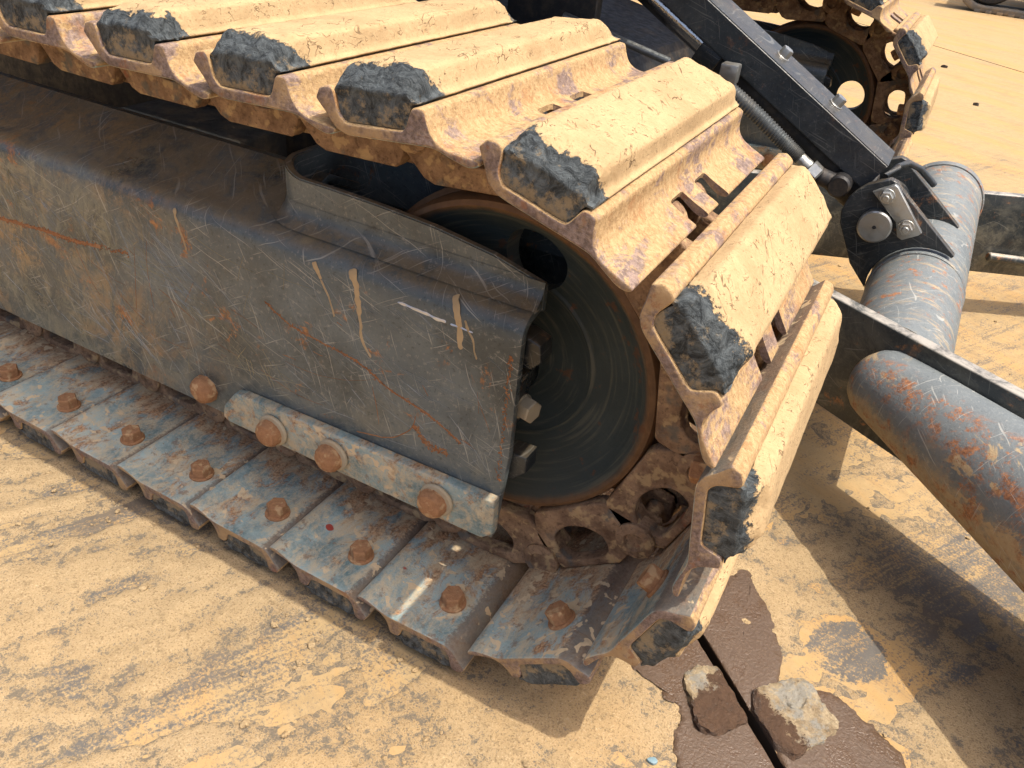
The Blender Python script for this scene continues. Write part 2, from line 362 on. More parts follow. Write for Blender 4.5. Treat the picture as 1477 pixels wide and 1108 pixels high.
def prism_mesh(outline, t, bev=.002, holes=(), res=2):
    """flat outline in (a, b) with holes, thickness t about c=0, rounded rims; returned with a->X, b->Z, thickness->Y"""
    cu = bpy.data.curves.new('prism', 'CURVE'); cu.dimensions = '2D'; cu.fill_mode = 'BOTH'
    cu.extrude = max(t / 2 - bev, 1e-5); cu.bevel_depth = bev; cu.bevel_resolution = res; cu.offset = -bev
    for ln in [outline] + list(holes):
        sp = cu.splines.new('POLY'); sp.points.add(len(ln) - 1); sp.use_cyclic_u = True
        for p, q in zip(sp.points, ln): p.co = (q[0], q[1], 0, 1)
    o = bpy.data.objects.new('prism', cu); COL.objects.link(o); bpy.context.view_layer.update()
    dg = bpy.context.evaluated_depsgraph_get()
    me = bpy.data.meshes.new_from_object(o.evaluated_get(dg)); bpy.data.objects.remove(o); bpy.data.curves.remove(cu)
    me.transform(Matrix(((1, 0, 0, 0), (0, 0, -1, 0), (0, 1, 0, 0), (0, 0, 0, 1))))
    bm = bmesh.new(); bm.from_mesh(me); bmesh.ops.remove_doubles(bm, verts=bm.verts, dist=1e-5); bm.to_mesh(me); bm.free()
    return me
def prism(name, outline, y0, y1, mat, parent=None, bev=.002, holes=(), smooth=40, res=2):
    me = prism_mesh(outline, abs(y1 - y0), bev, holes, res); me.transform(Matrix.Translation((0, (y0 + y1) / 2, 0)))
    return mk(name, finish(me, smooth), mat, parent)
def arc(cx, cy, r, a0, a1, k=10): return [(cx + r * math.cos(R(a0 + (a1 - a0) * i / k)), cy + r * math.sin(R(a0 + (a1 - a0) * i / k))) for i in range(k + 1)]
def frame_to(p0, p1):
    d = (Vector(p1) - Vector(p0)); return Matrix.Translation(p0) @ d.to_track_quat('Z', 'Y').to_matrix().to_4x4(), d.length
def lathe_bm(prof, k=32, bm=None, mat=Matrix.Identity(4), close=False):
    """profile (r, z) spun about Z"""
    bm = bm or bmesh.new(); rings = []
    for r, z in prof: rings.append([bm.verts.new(mat @ Vector((r * math.cos(2 * math.pi * i / k), r * math.sin(2 * math.pi * i / k), z))) for i in range(k)])
    for a, b in zip(rings, rings[1:] + ([rings[0]] if close else [])):
        for i in range(k): bm.faces.new((a[i], a[(i + 1) % k], b[(i + 1) % k], b[i]))
    if not close:
        if prof[0][0] > 0: bm.faces.new(rings[0][::-1])
        if prof[-1][0] > 0: bm.faces.new(rings[-1])
    return bm
def rod(name, p0, p1, r, mat, parent=None, k=28, bev=.002, r1=None):
    m, L = frame_to(p0, p1); r1 = r if r1 is None else r1
    return bm_obj(name, lathe_bm([(r - bev, 0), (r, bev), (r1, L - bev), (r1 - bev, L)], k, mat=m), mat, parent)
def sweep(name, pts, r, mat, parent=None, k=12):
    bm = bmesh.new(); P = [Vector(p) for p in pts]; rings = []; up = Vector((0, 0, 1))
    for i, p in enumerate(P):
        t = (P[min(i + 1, len(P) - 1)] - P[max(i - 1, 0)]).normalized(); a = t.cross(Vector((.3, 1, .2))).normalized(); b = t.cross(a)
        rr = r[i] if isinstance(r, (list, tuple)) else r
        rings.append([bm.verts.new(p + a * rr * math.cos(2 * math.pi * j / k) + b * rr * math.sin(2 * math.pi * j / k)) for j in range(k)])
    for A, B in zip(rings, rings[1:]):
        for j in range(k): bm.faces.new((A[j], A[(j + 1) % k], B[(j + 1) % k], B[j]))
    bm.faces.new(rings[0][::-1]); bm.faces.new(rings[-1])
    return bm_obj(name, bm, mat, parent, 50)
def hexbolt_bm(p, d, af, h, washer=0.0, bm=None, dome=.25, spin=.3):
    """hex head standing on p, pointing along d"""
    bm = bm or bmesh.new(); m, _ = frame_to(p, Vector(p) + Vector(d)); m = m @ Matrix.Rotation(spin, 4, 'Z'); z = 0
    if washer: lathe_bm([(washer, 0), (washer, .0025), (washer - .0008, .0033)], 24, bm, m); z = .003
    lathe_bm([(af * .577, z), (af * .577, z + h * .88), (af * .53, z + h), (.0001, z + h)], 6, bm, m)
    return bm
def hexbolt(name, p, d, af, h, mat, parent=None, washer=0.0, spin=.3):
    return bm_obj(name, hexbolt_bm(p, d, af, h, washer, spin=spin), mat, parent, 25)
def box(name, lo, hi, mat, parent=None, bev=.004):
    bm = bmesh.new(); bmesh.ops.create_cube(bm, size=1)
    for v in bm.verts: v.co = Vector([(lo[i] + hi[i]) / 2 + v.co[i] * (hi[i] - lo[i]) for i in range(3)])
    bmesh.ops.bevel(bm, geom=bm.edges[:], offset=bev, segments=2, affect='EDGES', profile=.6)
    return bm_obj(name, bm, mat, parent)
def fbm(p, s, o=4): return noise.fractal(Vector(p) * s, 1.0, 2.0, o)

# ------------------------------------------------------------------ ground: soil, steel road plates, loose sand
SD = Vector((.727, -.687, 0)); SB = Vector((.687, .727, 0))   # along and across the joint between the plates
JB = .982                                                    # where the near joint lies across
bm = bmesh.new(); bmesh.ops.create_grid(bm, x_segments=2, y_segments=2, size=120)
for v in bm.verts: v.co.z = -.075
ground = bm_obj('ground', bm, M['soil'], None, 0); tag(ground, 'dark soil under the sand-covered steel road plates', None, kind='structure')
def plate(b0, b1, a0, a1):
    bm = bmesh.new(); P = [SD * a + SB * b for a, b in ((a0, b0), (a1, b0), (a1, b1), (a0, b1))]
    top = [bm.verts.new((p.x, p.y, 0)) for p in P]; bot = [bm.verts.new((p.x, p.y, -.07)) for p in P]
    bm.faces.new(top); bm.faces.new(bot[::-1])
    for i in range(4): bm.faces.new((top[i], bot[i], bot[(i + 1) % 4], top[(i + 1) % 4]))
    bmesh.ops.recalc_face_normals(bm, faces=bm.faces)
    o = bm_obj('steel_plate', bm, [M['plate'], M['soil']], ground, 30)
    for p in o.data.polygons: p.material_index = 1 if p.normal.z < .97 else 0
    return o
plate(-9, JB - .0075, -14, 14); plate(JB + .0075, 5.60, -14, 14); plate(5.616, 12.2, -14, 14); plate(12.24, 60, -40, 30)

# loose sand lying on the plates: a height field that dips under the steel where it is swept bare
def sand_sheet(x0, x1, y0, y1, d):
    nx = int((x1 - x0) / d); ny = int((y1 - y0) / d); vs = []; fs = []; keep = []
    for j in range(ny + 1):
        for i in range(nx + 1):
            x = x0 + i * d; y = y0 + j * d; p = Vector((x, y, 0))
            q = Vector(((x * .48 + y * .87) * 3.0, (x * -.87 + y * .48) * 12, 3.3)); wv = noise.noise(p * 4.1)
            h = .0030 * noise.noise(p * 3.1 + Vector((7, 1, 0))) + .0034 * fbm(q + Vector((wv, wv, 0)) * .8, 1.0, 4) + .0026 * fbm(p, 24, 4) - .0010
            lft = max(0, min(1, (1.05 - x) / .5)) * max(0, min(1, (.1 - y) / .15))       # thicker, raked sand beside the near track
            q2 = Vector(((x * .48 + y * .87) * 4.5, (x * -.87 + y * .48) * 30, 1.7))
            h += lft * (.0016 + .0040 * fbm(q2 + Vector((wv, 1.5 * wv, 0)), 1.0, 5))
            bd = abs(p.dot(SB) - JB); h -= .008 * max(0, 1 - bd / .06) if x > 1.06 else 0
            h += .0022 * max(0, min(1, (x - .75) / .25)) * max(0, min(1, (.55 - y) / .25)) * (1 if (x - 1.362) ** 2 + (y - .345) ** 2 > .0042 else -1)
            ef = min((x - x0), (x1 - x), (y - y0), (y1 - y)) / .12
            h = h + .0008 if ef > 1 else (h + .0008) * max(ef, 0) - .004 * (1 - max(ef, 0))
            vs.append((x, y, h)); keep.append(bd > .014)
    for j in range(ny):
        for i in range(nx):
            a = j * (nx + 1) + i; f = (a, a + 1, a + nx + 2, a + nx + 1)
            if all(keep[k] for k in f) and max(vs[k][2] for k in f) > -.0006: fs.append(f)
    return vs, fs
vs_, fs_ = sand_sheet(-.35, 1.75, -.6, 1.0, .0065)
sand = pydata('loose_sand', vs_, fs_, M['sand'], None, 0); sand.data.polygons.foreach_set('use_smooth', [True] * len(sand.data.polygons))
tag(sand, 'loose yellow sand spread thinly over the steel plates', None, kind='stuff')

# ------------------------------------------------------------------ excavator
EX = empty('excavator', (-.3, 1.15, 0)); EX.matrix_world = Matrix.Translation((-.3, 1.15, 0))
tag(EX, 'dark grey crawler excavator with dusty rubber-padded steel tracks and blade frame', 'excavator')
bpy.context.view_layer.update(); EXI = Matrix.Translation((.3, -1.15, 0))
def part(o, label=None):
    o.parent = EX; o.matrix_parent_inverse = EXI
    if label: o['label'] = label
    return o
G = .058; W = .452; P = .154
# ---- track shoe: rolled section with two grousers, trailing lip with two link slots
def smooth_pts(pts, k=3):
    out = []; n_ = len(pts)
    for i in range(n_):
        p0, p1, p2, p3 = pts[i - 1], pts[i], pts[(i + 1) % n_], pts[(i + 2) % n_]
        for t in [j / k for j in range(k)]:
            out.append(tuple(.5 * (2 * p1[c] + (p2[c] - p0[c]) * t + (2 * p0[c] - 5 * p1[c] + 4 * p2[c] - p3[c]) * t * t + (3 * p1[c] - p0[c] - 3 * p2[c] + p3[c]) * t ** 3) for c in (0, 1)))
    return out
SEC = [(-.0305, .0345), (-.027, .0390), (-.0175, .0410), (-.0125, .0380), (-.0105, .0300), (-.0085, .0200), (-.003, .0130), (.004, .0112), (.030, .0112), (.056, .0112), (.0625, .0140), (.066, .0215), (.0688, .0280), (.0725, .0312), (.0800, .0312), (.0840, .0285), (.0860, .0200), (.0905, .0095), (.0995, .0022), (.1130, -.0015), (.1315, -.0043), (.1355, -.0062), (.1337, -.0102), (.1240, -.0119), (.1080, -.0070), (.0960, -.0022), (.085, .0000), (.060, .0000), (.030, .0000), (.004, .0000), (-.006, .0015), (-.0150, .0065), (-.0225, .0165), (-.0300, .0255), (-.0328, .0300)]
def shoe_mesh():
    sec = smooth_pts(SEC, 3)
    me = prism_mesh(sec, W, .0022, res=2); me.transform(Matrix.Translation((0, W / 2, 0)))
    o = mk('shoe_tmp', me, None)
    for yc in (.190, .266):
        c = box('slot_tmp', (.1005, yc - .0195, -.03), (.16, yc + .0195, .03), M['black'], None, .006)
        md = o.modifiers.new('b', 'BOOLEAN'); md.operation = 'DIFFERENCE'; md.object = c; md.solver = 'EXACT'
    bpy.context.view_layer.update(); dg = bpy.context.evaluated_depsgraph_get()
    res = bpy.data.meshes.new_from_object(o.evaluated_get(dg))
    for q in [q for q in bpy.data.objects if q.name.startswith(('slot_tmp', 'shoe_tmp'))]: bpy.data.objects.remove(q)
    res.materials.clear()
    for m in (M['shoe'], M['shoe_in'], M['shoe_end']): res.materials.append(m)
    finish(res, 38)
    for p in res.polygons:
        c = p.center
        if abs(p.normal.y) > .75: p.material_index = 2
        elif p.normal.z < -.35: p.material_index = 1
        else: p.material_index = 0
    return res
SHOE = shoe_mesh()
# ---- rubber pad: ring of the section swept along Y, ends chewed away
PSEC = [(.0005, .0118), (.0595, .0118), (.0640, .0165), (.0672, .0270), (.0700, .0325), (.0755, .0336), (.0760, .0356), (.0725, .0372), (.0700, .0410), (.0662, .0530), (.0640, .0562), (.0590, .0586), (.0480, .0592), (.0280, .0594), (.0060, .0592), (-.0040, .0582), (-.0085, .0550), (-.0105, .0510), (-.0130, .0420), (-.0132, .0395), (-.0100, .0370), (-.0092, .0260), (-.0065, .0165)]
def pad_mesh(seed):
    sec = smooth_pts(PSEC, 3); ks = len(sec); rs = Vector((seed * 7.3, seed * 3.1, seed * 1.7)); bm = bmesh.new(); rings = []
    ys = [.0025 + .0025 * i for i in range(32)] + [.084 + .008 * i for i in range(36)]
    ys = [y for y in ys if y < W - .055] + [W - .055 + .0035 * i for i in range(16)]
    cut0 = .027 + .010 * noise.noise(rs); cut1 = .028
    for y in ys:
        ring = []
        for (u, v) in sec:
            q = Vector((u, y, v))
            e0 = cut0 + .012 * noise.noise(Vector((u * 26, seed, 2.0))) + .006 * noise.noise(Vector((u * 110, seed, 5)))
            c0 = max(0, 1 - (y - .0025) / max(e0, .012)); c1 = max(0, 1 - (W - .0025 - y) / cut1)
            top = .0592 - .0165 * c0 ** 1.1 - .0170 * c1 ** 1.2
            vv = v
            if v > .034: vv = .034 + (v - .034) * max(.12, (top - .034) / .0252)
            near = (max(0, min(1, 1.4 - y / .045)) * (1 if y > .009 else .45)) if v > .036 else 0
            far = max(0, min(1, 1.2 - (W - y) / .05)) if v > .034 else 0
            a = .0004 + .0034 * near + .0022 * far
            d = Vector((noise.noise(q * 55 + rs), noise.noise(q * 48 + rs * 2), noise.noise(q * 60 - rs)))
            d += .55 * Vector((noise.noise(q * 150 + rs), noise.noise(q * 130 - rs), noise.noise(q * 140 + rs * 3)))
            dv = d * a
            if v < .031: dv *= .12
            if c0 > .02 and v > .03: dv.z *= 1.5
            low = .0006 * noise.noise(Vector((u * 18, y * 9, seed)))
            ring.append(bm.verts.new((u + dv.x, y + dv.y * (.6 if y > .004 else .3), max(vv + dv.z + (low if v > .045 else 0), .0118))))
        rings.append(ring)
    for A, B in zip(rings, rings[1:]):
        for j in range(ks): bm.faces.new((A[j], A[(j + 1) % ks], B[(j + 1) % ks], B[j]))
    for ring, yy, sg in ((rings[0], ys[0], -1), (rings[-1], ys[-1], 1)):                 # closing faces, slightly dished
        prev = ring; cu = sum(v.co.x for v in ring) / ks; cz = sum(v.co.z for v in ring) / ks
        for f in (.82, .6, .38, .18):
            new = []
            for v in ring:
                x = cu + (v.co.x - cu) * f; z = cz + (v.co.z - cz) * f
                new.append(bm.verts.new((x, yy + sg * .0008 + .0009 * (noise.noise(Vector((x * 60, seed + sg, z * 60)))), z)))
            for j in range(ks): bm.faces.new((prev[j], new[j], new[(j + 1) % ks], prev[(j + 1) % ks]) if sg < 0 else (prev[j], prev[(j + 1) % ks], new[(j + 1) % ks], new[j]))
            prev = new
        bm.faces.new(prev)
    me = bpy.data.meshes.new('rubber_pad'); bmesh.ops.recalc_face_normals(bm, faces=bm.faces); bm.to_mesh(me); bm.free()
    me.materials.append(M['pad']); return finish(me, 50)
# ---- chain link: two offset cheeks with pin bosses, rail on the inside, window towards the shoe. (u, h) with h inward from the shoe
AU, BU, PH, RH = -.053, .101, .034, .0935
def link_mesh(side):
    A = [(-.012, .001), (.078, .001), (.092, .020), (.094, .060), (.082, RH - .004), (.076, RH), (-.026, RH), (-.040, RH - .006)] + arc(AU, PH, .0270, 118, 312, 12)[0:]
    hole = [(-.006, .026), (.004, .015), (.054, .0125), (.068, .020), (.071, .040), (.062, .057), (.038, .065), (.012, .060), (-.005, .044)]
    B = [(.074, .024)] + arc(BU, PH, .0245, -135, 62, 12) + [(.100, RH - .004), (.094, RH), (.030, RH), (.030, .070), (.068, .066), (.078, .045)]
    y0 = .169
    ma = prism_mesh(A, .022, .003, [smooth_pts(hole, 3)]); ma.transform(Matrix.Translation((0, y0 + .011, 0)))
    mb = prism_mesh(B, .019, .003); mb.transform(Matrix.Translation((0, y0 + .0315, 0)))
    bm = bmesh.new(); bm.from_mesh(ma); bm.from_mesh(mb)
    lathe_bm([(.0262, -.002), (.0262, .0050), (.0235, .0075), (.0140, .0080), (.0125, .0060), (.0115, .0035), (.0001, .0030)], 24, bm, Matrix.Translation((AU, y0 + .001, PH)) @ Matrix.Rotation(math.pi / 2, 4, 'X'))
    for v in bm.verts:
        v.co.z *= -1
        q = v.co.copy(); v.co += Vector((noise.noise(q * 70), 0, noise.noise(q * 70 + Vector((5, 5, 5))))) * .0010
        if side: v.co.y = W - v.co.y
    bmesh.ops.recalc_face_normals(bm, faces=bm.faces)
    me = bpy.data.meshes.new('track_link'); bm.to_mesh(me); bm.free(); me.materials.append(M['link']); return finish(me, 40)
LINKN, LINKF = link_mesh(0), link_mesh(1)
bm = lathe_bm([(.0105, 0), (.0125, .002), (.0125, W - .342), (.0105, W - .340)], 20, None, Matrix.Translation((AU, .171, -PH)) @ Matrix.Rotation(-math.pi / 2, 4, 'X'))
PIN = bpy.data.meshes.new('pin'); bm.to_mesh(PIN); bm.free(); PIN.materials.append(M['link']); finish(PIN)
def bolt_mesh(y):
    bm = hexbolt_bm((.025, y, .0), (0, 0, -1), .027, .0165, .0185, spin=.5)
    for v in bm.verts: v.co += Vector((noise.noise(v.co * 130), noise.noise(v.co * 130 + Vector((3, 3, 3))), 0)) * .0005
    me = bpy.data.meshes.new('bolt'); bmesh.ops.recalc_face_normals(bm, faces=bm.faces); bm.to_mesh(me); bm.free(); me.materials.append(M['bolt']); return finish(me, 25)
BOLTN, BOLTF = bolt_mesh(.064), bolt_mesh(W - .064)
# poses: (x, z) of the groove middle (u=.03, v=.0112) and the heading of the shoe
POSE = {1: (.3259, .635, 1.0), 2: (.4850, .6330, 2.0), 3: (.6395, .6318, 2.6), 4: (.7897, .6310, 5.6), 5: (.9500, .6022, -16.5), 6: (1.0895, .5068, -47.5), 7: (1.1520, .3610, -82.0), 8: (1.1288, .1860, -110.5), 9: (1.0228, .0560, -143.5), 10: (.8609, -.0113, -178.0)}
for k in range(0, -9, -1): POSE[k] = (.3259 + (k - 1) * .1555, .636 + .001 * (k - 1), -.2)
for k in range(11, 26): POSE[k] = (.8609 - (k - 10) * P, -.0112, 180)
def pose_matrix(k, yo=0):
    x, z, a = POSE[k]; m = Matrix.Translation((x, yo, z + G)) @ Matrix.Rotation(-R(a), 4, 'Y')
    return m @ Matrix.Translation((-.03, 0, -.0112))
PADS = {k: pad_mesh(k + 20) for k in range(1, 11)}; PADX = [PADS[k] for k in (3, 8, 5, 10)]
SHOE_LABEL = {4: 'topmost shoe, level, two link slots open in its lip', 5: 'shoe tipping over the top of the idler', 6: 'shoe leaning steeply at the upper front of the track', 7: 'shoe standing upright at the very front', 8: 'shoe curling back under the front, rubber hanging', 9: 'foremost tilted shoe near the ground'}
def track(yo, ks, near):
    for k in ks:
        m = pose_matrix(k, yo)
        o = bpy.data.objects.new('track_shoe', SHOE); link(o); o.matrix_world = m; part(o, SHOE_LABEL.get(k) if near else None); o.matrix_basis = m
        subs = [('rubber_pad', PADS.get(k) if near and k in PADS else PADX[k % 4])]
        if k >= 5: subs += [('bolt', BOLTN)]
        if k >= 4: subs += [('bolt', BOLTF)]
        for nm, me in subs:
            c = bpy.data.objects.new(nm, me); link(c); c.parent = o
        # chain link pair carried by this shoe
        for side, me in ((0, LINKN), (1, LINKF)):
            l = bpy.data.objects.new('track_link', me); link(l); part(l); l.matrix_basis = m
            if side == 0:
                c = bpy.data.objects.new('pin', PIN); link(c); c.parent = l
YF = 1.85
track(0, range(-6, 24), True)
track(YF, range(-2, 22), False)

# ---- idler wheels
def idler(yo, hole_deg, lab):
    r_ = [(.0001, .030), (.045, .030), (.050, .026), (.052, .052), (.085, .050), (.110, .043), (.114, .041), (.118, .043), (.160, .034), (.186, .018), (.196, .006), (.203, .001), (.209, .004), (.2125, .012), (.2125, .036), (.219, .040), (.219, .068), (.2125, .072), (.2125, .098), (.205, .107), (.19, .100), (.16, .075), (.09, .060), (.05, .060), (.0001, .060)]
    bm = bmesh.new(); k = 96; rings = []
    hd = [R(hole_deg), R(hole_deg + 180)]
    for r, y in r_: rings.append([bm.verts.new((r * math.cos(2 * math.pi * i / k), y, r * math.sin(2 * math.pi * i / k))) for i in range(k)])
    for a, b in zip(rings, rings[1:]):
        for i in range(k): bm.faces.new((a[i], b[i], b[(i + 1) % k], a[(i + 1) % k]))
    bmesh.ops.remove_doubles(bm, verts=bm.verts, dist=1e-4); bmesh.ops.recalc_face_normals(bm, faces=bm.faces)
    me = bpy.data.meshes.new('idler_wheel'); bm.to_mesh(me); bm.free()
    o = mk('idler_wheel', me, M['idler'])
    for h in hd:
        c = bm_obj('cut_tmp', lathe_bm([(.041, -.1), (.041, .3)], 40, None, Matrix.Translation((.142 * math.cos(h), 0, .142 * math.sin(h))) @ Matrix.Rotation(-math.pi / 2, 4, 'X')), M['black'])
        md = o.modifiers.new('b', 'BOOLEAN'); md.object = c; md.operation = 'DIFFERENCE'; md.solver = 'EXACT'
    bpy.context.view_layer.update(); res = bpy.data.meshes.new_from_object(o.evaluated_get(bpy.context.evaluated_depsgraph_get()))
    for q in [q for q in bpy.data.objects if q.name.startswith('cut_tmp')]: bpy.data.objects.remove(q)
    bpy.data.objects.remove(o); res.materials.clear(); res.materials.append(M['idler']); finish(res, 35)
    o = bpy.data.objects.new('idler_wheel', res); link(o); part(o, lab); o.matrix_basis = Matrix.Translation((.839, yo + .172, .312 + G))
    rod('hub', (0, -.025, 0), (0, .135, 0), .048, M['navy'], o)
    return o
idler(0, 80, 'large dark idler wheel with a round hole, rusty rim'); idler(YF, 14, 'far idler wheel with daylight through its round hole')

# ---- track frames (side plates bent over at the top, open at the idler, raised collar)
def track_frame(yo, near):
    t = .012; XR, XC, XL = .905, .545, -.95
    fr = []                                                   # outer section (y, z) from the lower edge to the ridge
    sec = [(.105, .160), (.105, .300), (.105, .455)] + [(.105 + .030 * (1 - math.cos(R(a))), .462 + .028 * math.sin(R(a))) for a in (12, 30, 48, 66, 84)] + [(.150, .4950), (.226, .530)]
    def shell(name, section, xs, mat, flat_end):
        bm = bmesh.new(); rows = []
        for x in xs: rows.append([bm.verts.new((x, y, z)) for y, z in section])
        for A, B in zip(rows, rows[1:]):
            for j in range(len(section) - 1): bm.faces.new((A[j], A[j + 1], B[j + 1], B[j]))
        bmesh.ops.recalc_face_normals(bm, faces=bm.faces)
        return bm
    xs = [XL, -.5, 0, .3, XC]
    full = sec + [(W - y, z) for y, z in sec[-2::-1]]
    bm = shell('a', full, xs, None, 0)
    me = bpy.data.meshes.new('track_frame')
    # front cheeks beyond the closed box
    for mir in (0, 1):
        s2 = [(y, z) for y, z in sec[:-1]]
        if mir: s2 = [(W - y, z) for y, z in s2]
        rows = []
        for x in (XC, .7, .8, XR): rows.append([bm.verts.new((x - (0.0 if z > .27 else .012 * (.27 - z) / .11 if x == XR else 0), y, z)) for y, z in s2])
        for A, B in zip(rows, rows[1:]):
            for j in range(len(s2) - 1): bm.faces.new((A[j], A[j + 1], B[j + 1], B[j]))
    bmesh.ops.remove_doubles(bm, verts=bm.verts, dist=1e-5); bmesh.ops.recalc_face_normals(bm, faces=bm.faces)
    # make sure the outer side faces out, then give the plate its thickness inwards
    f0 = min(bm.faces, key=lambda f: f.calc_center_median().y)
    if f0.normal.y > 0: bmesh.ops.reverse_faces(bm, faces=bm.faces)
    bm.to_mesh(me); bm.free()
    o = mk('track_frame', me, M['frame']); md = o.modifiers.new('s', 'SOLIDIFY'); md.thickness = t; md.offset = -1
    bv = o.modifiers.new('b', 'BEVEL'); bv.width = .0022; bv.segments = 2; bv.limit_method = 'ANGLE'; bv.angle_limit = R(50)
    bpy.context.view_layer.update(); res = bpy.data.meshes.new_from_object(o.evaluated_get(bpy.context.evaluated_depsgraph_get()))
    bpy.data.objects.remove(o); finish(res, 35)
    o = bpy.data.objects.new('track_frame', res); link(o); part(o, 'scratched charcoal side frame of the near track' if near else 'dark side frame of the far track'); o.matrix_basis = Matrix.Translation((0, yo, 0))
    # bulkhead that closes the box behind the idler
    box('bulkhead', (XC - .10, .120, .17), (XC - .088, W - .120, .485), M['black'], o, .002)
    # collar: upright wall, U-shaped in plan, its top edge falling towards the front
    plan = [(.906, .1455), (.84, .1455), (.76, .1455), (.68, .1455), (.61, .1455), (.565, .146)] + [(.565 - .05 * math.sin(R(a)), .196 - .05 * math.cos(R(a))) for a in (12, 26, 40, 55, 70, 82)] + [(.5145, .226)]
    zt = {.906: .514, .84: .531, .76: .542, .68: .547, .61: .549}
    def ztop(x): return zt.get(x, .549 + (.565 - x) * .22 if x < .6 else .549)
    plan2 = plan + [(x, W - y) for x, y in plan[-2::-1]]
    bm = bmesh.new(); n_ = len(plan2); rows = []
    for i, (x, y) in enumerate(plan2):
        a = Vector(plan2[max(i - 1, 0)]); b = Vector(plan2[min(i + 1, n_ - 1)]); d = (b - a).normalized(); nn = Vector((-d.y, d.x)) * .0105
        if nn.y < 0 and y < .2 and x > .6: nn = -nn
        q = Vector((x, y)); cen = Vector((.72, W / 2)); qi = q + nn if (q + nn - cen).length < (q - nn - cen).length else q - nn
        z1 = ztop(x)
        rows.append([bm.verts.new((q.x, q.y, .482)), bm.verts.new((q.x, q.y, z1)), bm.verts.new((qi.x, qi.y, z1)), bm.verts.new((qi.x, qi.y, .478))])
    for A, B in zip(rows, rows[1:]):
        for j in range(4): bm.faces.new((A[j], A[(j + 1) % 4], B[(j + 1) % 4], B[j]))
    bm.faces.new(rows[0]); bm.faces.new(rows[-1][::-1])
    bmesh.ops.recalc_face_normals(bm, faces=bm.faces)
    bmesh.ops.bevel(bm, geom=[e for e in bm.edges if e.calc_face_angle(0) > 1.0], offset=.0018, segments=2, affect='EDGES')
    bm_obj('collar', bm, M['frame'], o, 40)
    # weld bead where the collar meets the frame
    bm = bmesh.new(); rows = []
    for i, (x, y) in enumerate(plan[:-1]):
        a = Vector(plan[max(i - 1, 0)]); b = Vector(plan[i + 1]); dd = (b - a).normalized(); nn_ = Vector((dd.y, -dd.x))
        if nn_.dot(Vector((x, y)) - Vector((.72, W / 2))) < 0: nn_ = -nn_
        row = []
        for q in range(7):
            t_ = q / 6 * math.pi / 2; off = .020 * (1 - math.sin(t_)); hh = .024 * (1 - math.cos(t_))
            yy = y + nn_.y * off; zb = .4935 - max(0, .134 - yy) * .35
            row.append(bm.verts.new((x + nn_.x * off + (.0006 if i == 0 else 0), yy - .0006, zb + hh + .0012 * noise.noise(Vector((x * 60, q, 3))))))
        rows.append(row)
    for A, B in zip(rows, rows[1:]):
        for q in range(6): bm.faces.new((A[q], A[q + 1], B[q + 1], B[q]))
    bm_obj('weld_bead', bm, M['frame'], o, 60)
    # wear strip bolted along the lower edge
    prism('wear_strip', [(.4410, .172), (.452, .166), (.886, .170), (.901, .184), (.8995, .238), (.486, .228), (.470, .224), (.446, .194)], .0885, .1045, M['shoe_in'], o, .003)
    for i, (x, z) in enumerate(((.541, .191), (.648, .196), (.816, .201))):
        b = bm_obj('bolt', lathe_bm([(.0235, 0), (.0235, .004), (.0215, .006), (.0205, .007), (.0200, .014), (.0165, .019), (.009, .0215), (.0001, .022)], 14, None, Matrix.Translation((x, .0885, z)) @ Matrix.Rotation(math.pi / 2, 4, 'X') @ Matrix.Rotation(i, 4, 'Z')), M['bolt'], o)
        rod('washer', (x + .003, .0880, z + .003), (x + .003, .0820, z + .003), .0245, M['pale'], b)
    bm_obj('bolt', lathe_bm([(.0225, 0), (.0220, .010), (.0175, .017), (.010, .0205), (.0001, .021)], 9, None, Matrix.Translation((.395, .1050, .195)) @ Matrix.Rotation(math.pi / 2, 4, 'X')), M['bolt'], o)
    # idler guide blocks and their bolt at the open end
    prism('guide_block', [(.862, .417), (.911, .419), (.923, .432), (.920, .454), (.900, .461), (.862, .452)], .122, .152, M['navy'], o, .003)
    prism('guide_block', [(.862, .250), (.905, .255), (.9215, .272), (.9205, .296), (.862, .292)], .122, .152, M['navy'], o, .003)
    prism('bearing_block', [(.80, .33), (.895, .33), (.899, .40), (.80, .41)], .126, .160, M['navy'], o, .003)
    hexbolt('bolt', (.896, .143, .352), (1, -.25, 0), .026, .017, M['pale'], o, .016)
    return o
FR = track_frame(0, True); track_frame(YF, False)

# mud runs, rust streaks and fine scratches on the near side plate (y just outside .105)
def ribbon_bm(pts, widths, y, bm, th=.0006, roundit=False):
    n_ = len(pts); rows = []
    for i, p in enumerate(pts):
        a = Vector(pts[max(i - 1, 0)]); b = Vector(pts[min(i + 1, n_ - 1)]); d = (b - a).normalized(); nn = Vector((-d.y, d.x)); wd = widths[i] if isinstance(widths, (list, tuple)) else widths
        q = Vector(p); l, r = q + nn * wd / 2, q - nn * wd / 2
        yo = y if not callable(y) else y(q)
        rows.append([bm.verts.new((l.x, yo + .0004, l.y)), bm.verts.new((q.x, yo - th, q.y)), bm.verts.new((r.x, yo + .0004, r.y))])
    for A, B in zip(rows, rows[1:]):
        for j in (0, 1): bm.faces.new((A[j], A[j + 1], B[j + 1], B[j]))
def subdiv(pts, k=6):
    out = []; n_ = len(pts)
    for i in range(n_ - 1):
        p0, p1, p2, p3 = pts[max(i - 1, 0)], pts[i], pts[i + 1], pts[min(i + 2, n_ - 1)]
        for j in range(k):
            t = j / k; out.append(tuple(.5 * (2 * p1[c] + (p2[c] - p0[c]) * t + (2 * p0[c] - 5 * p1[c] + 4 * p2[c] - p3[c]) * t * t + (3 * p1[c] - p0[c] - 3 * p2[c] + p3[c]) * t ** 3) for c in (0, 1)))
    return out + [pts[-1]]
YS = .1046
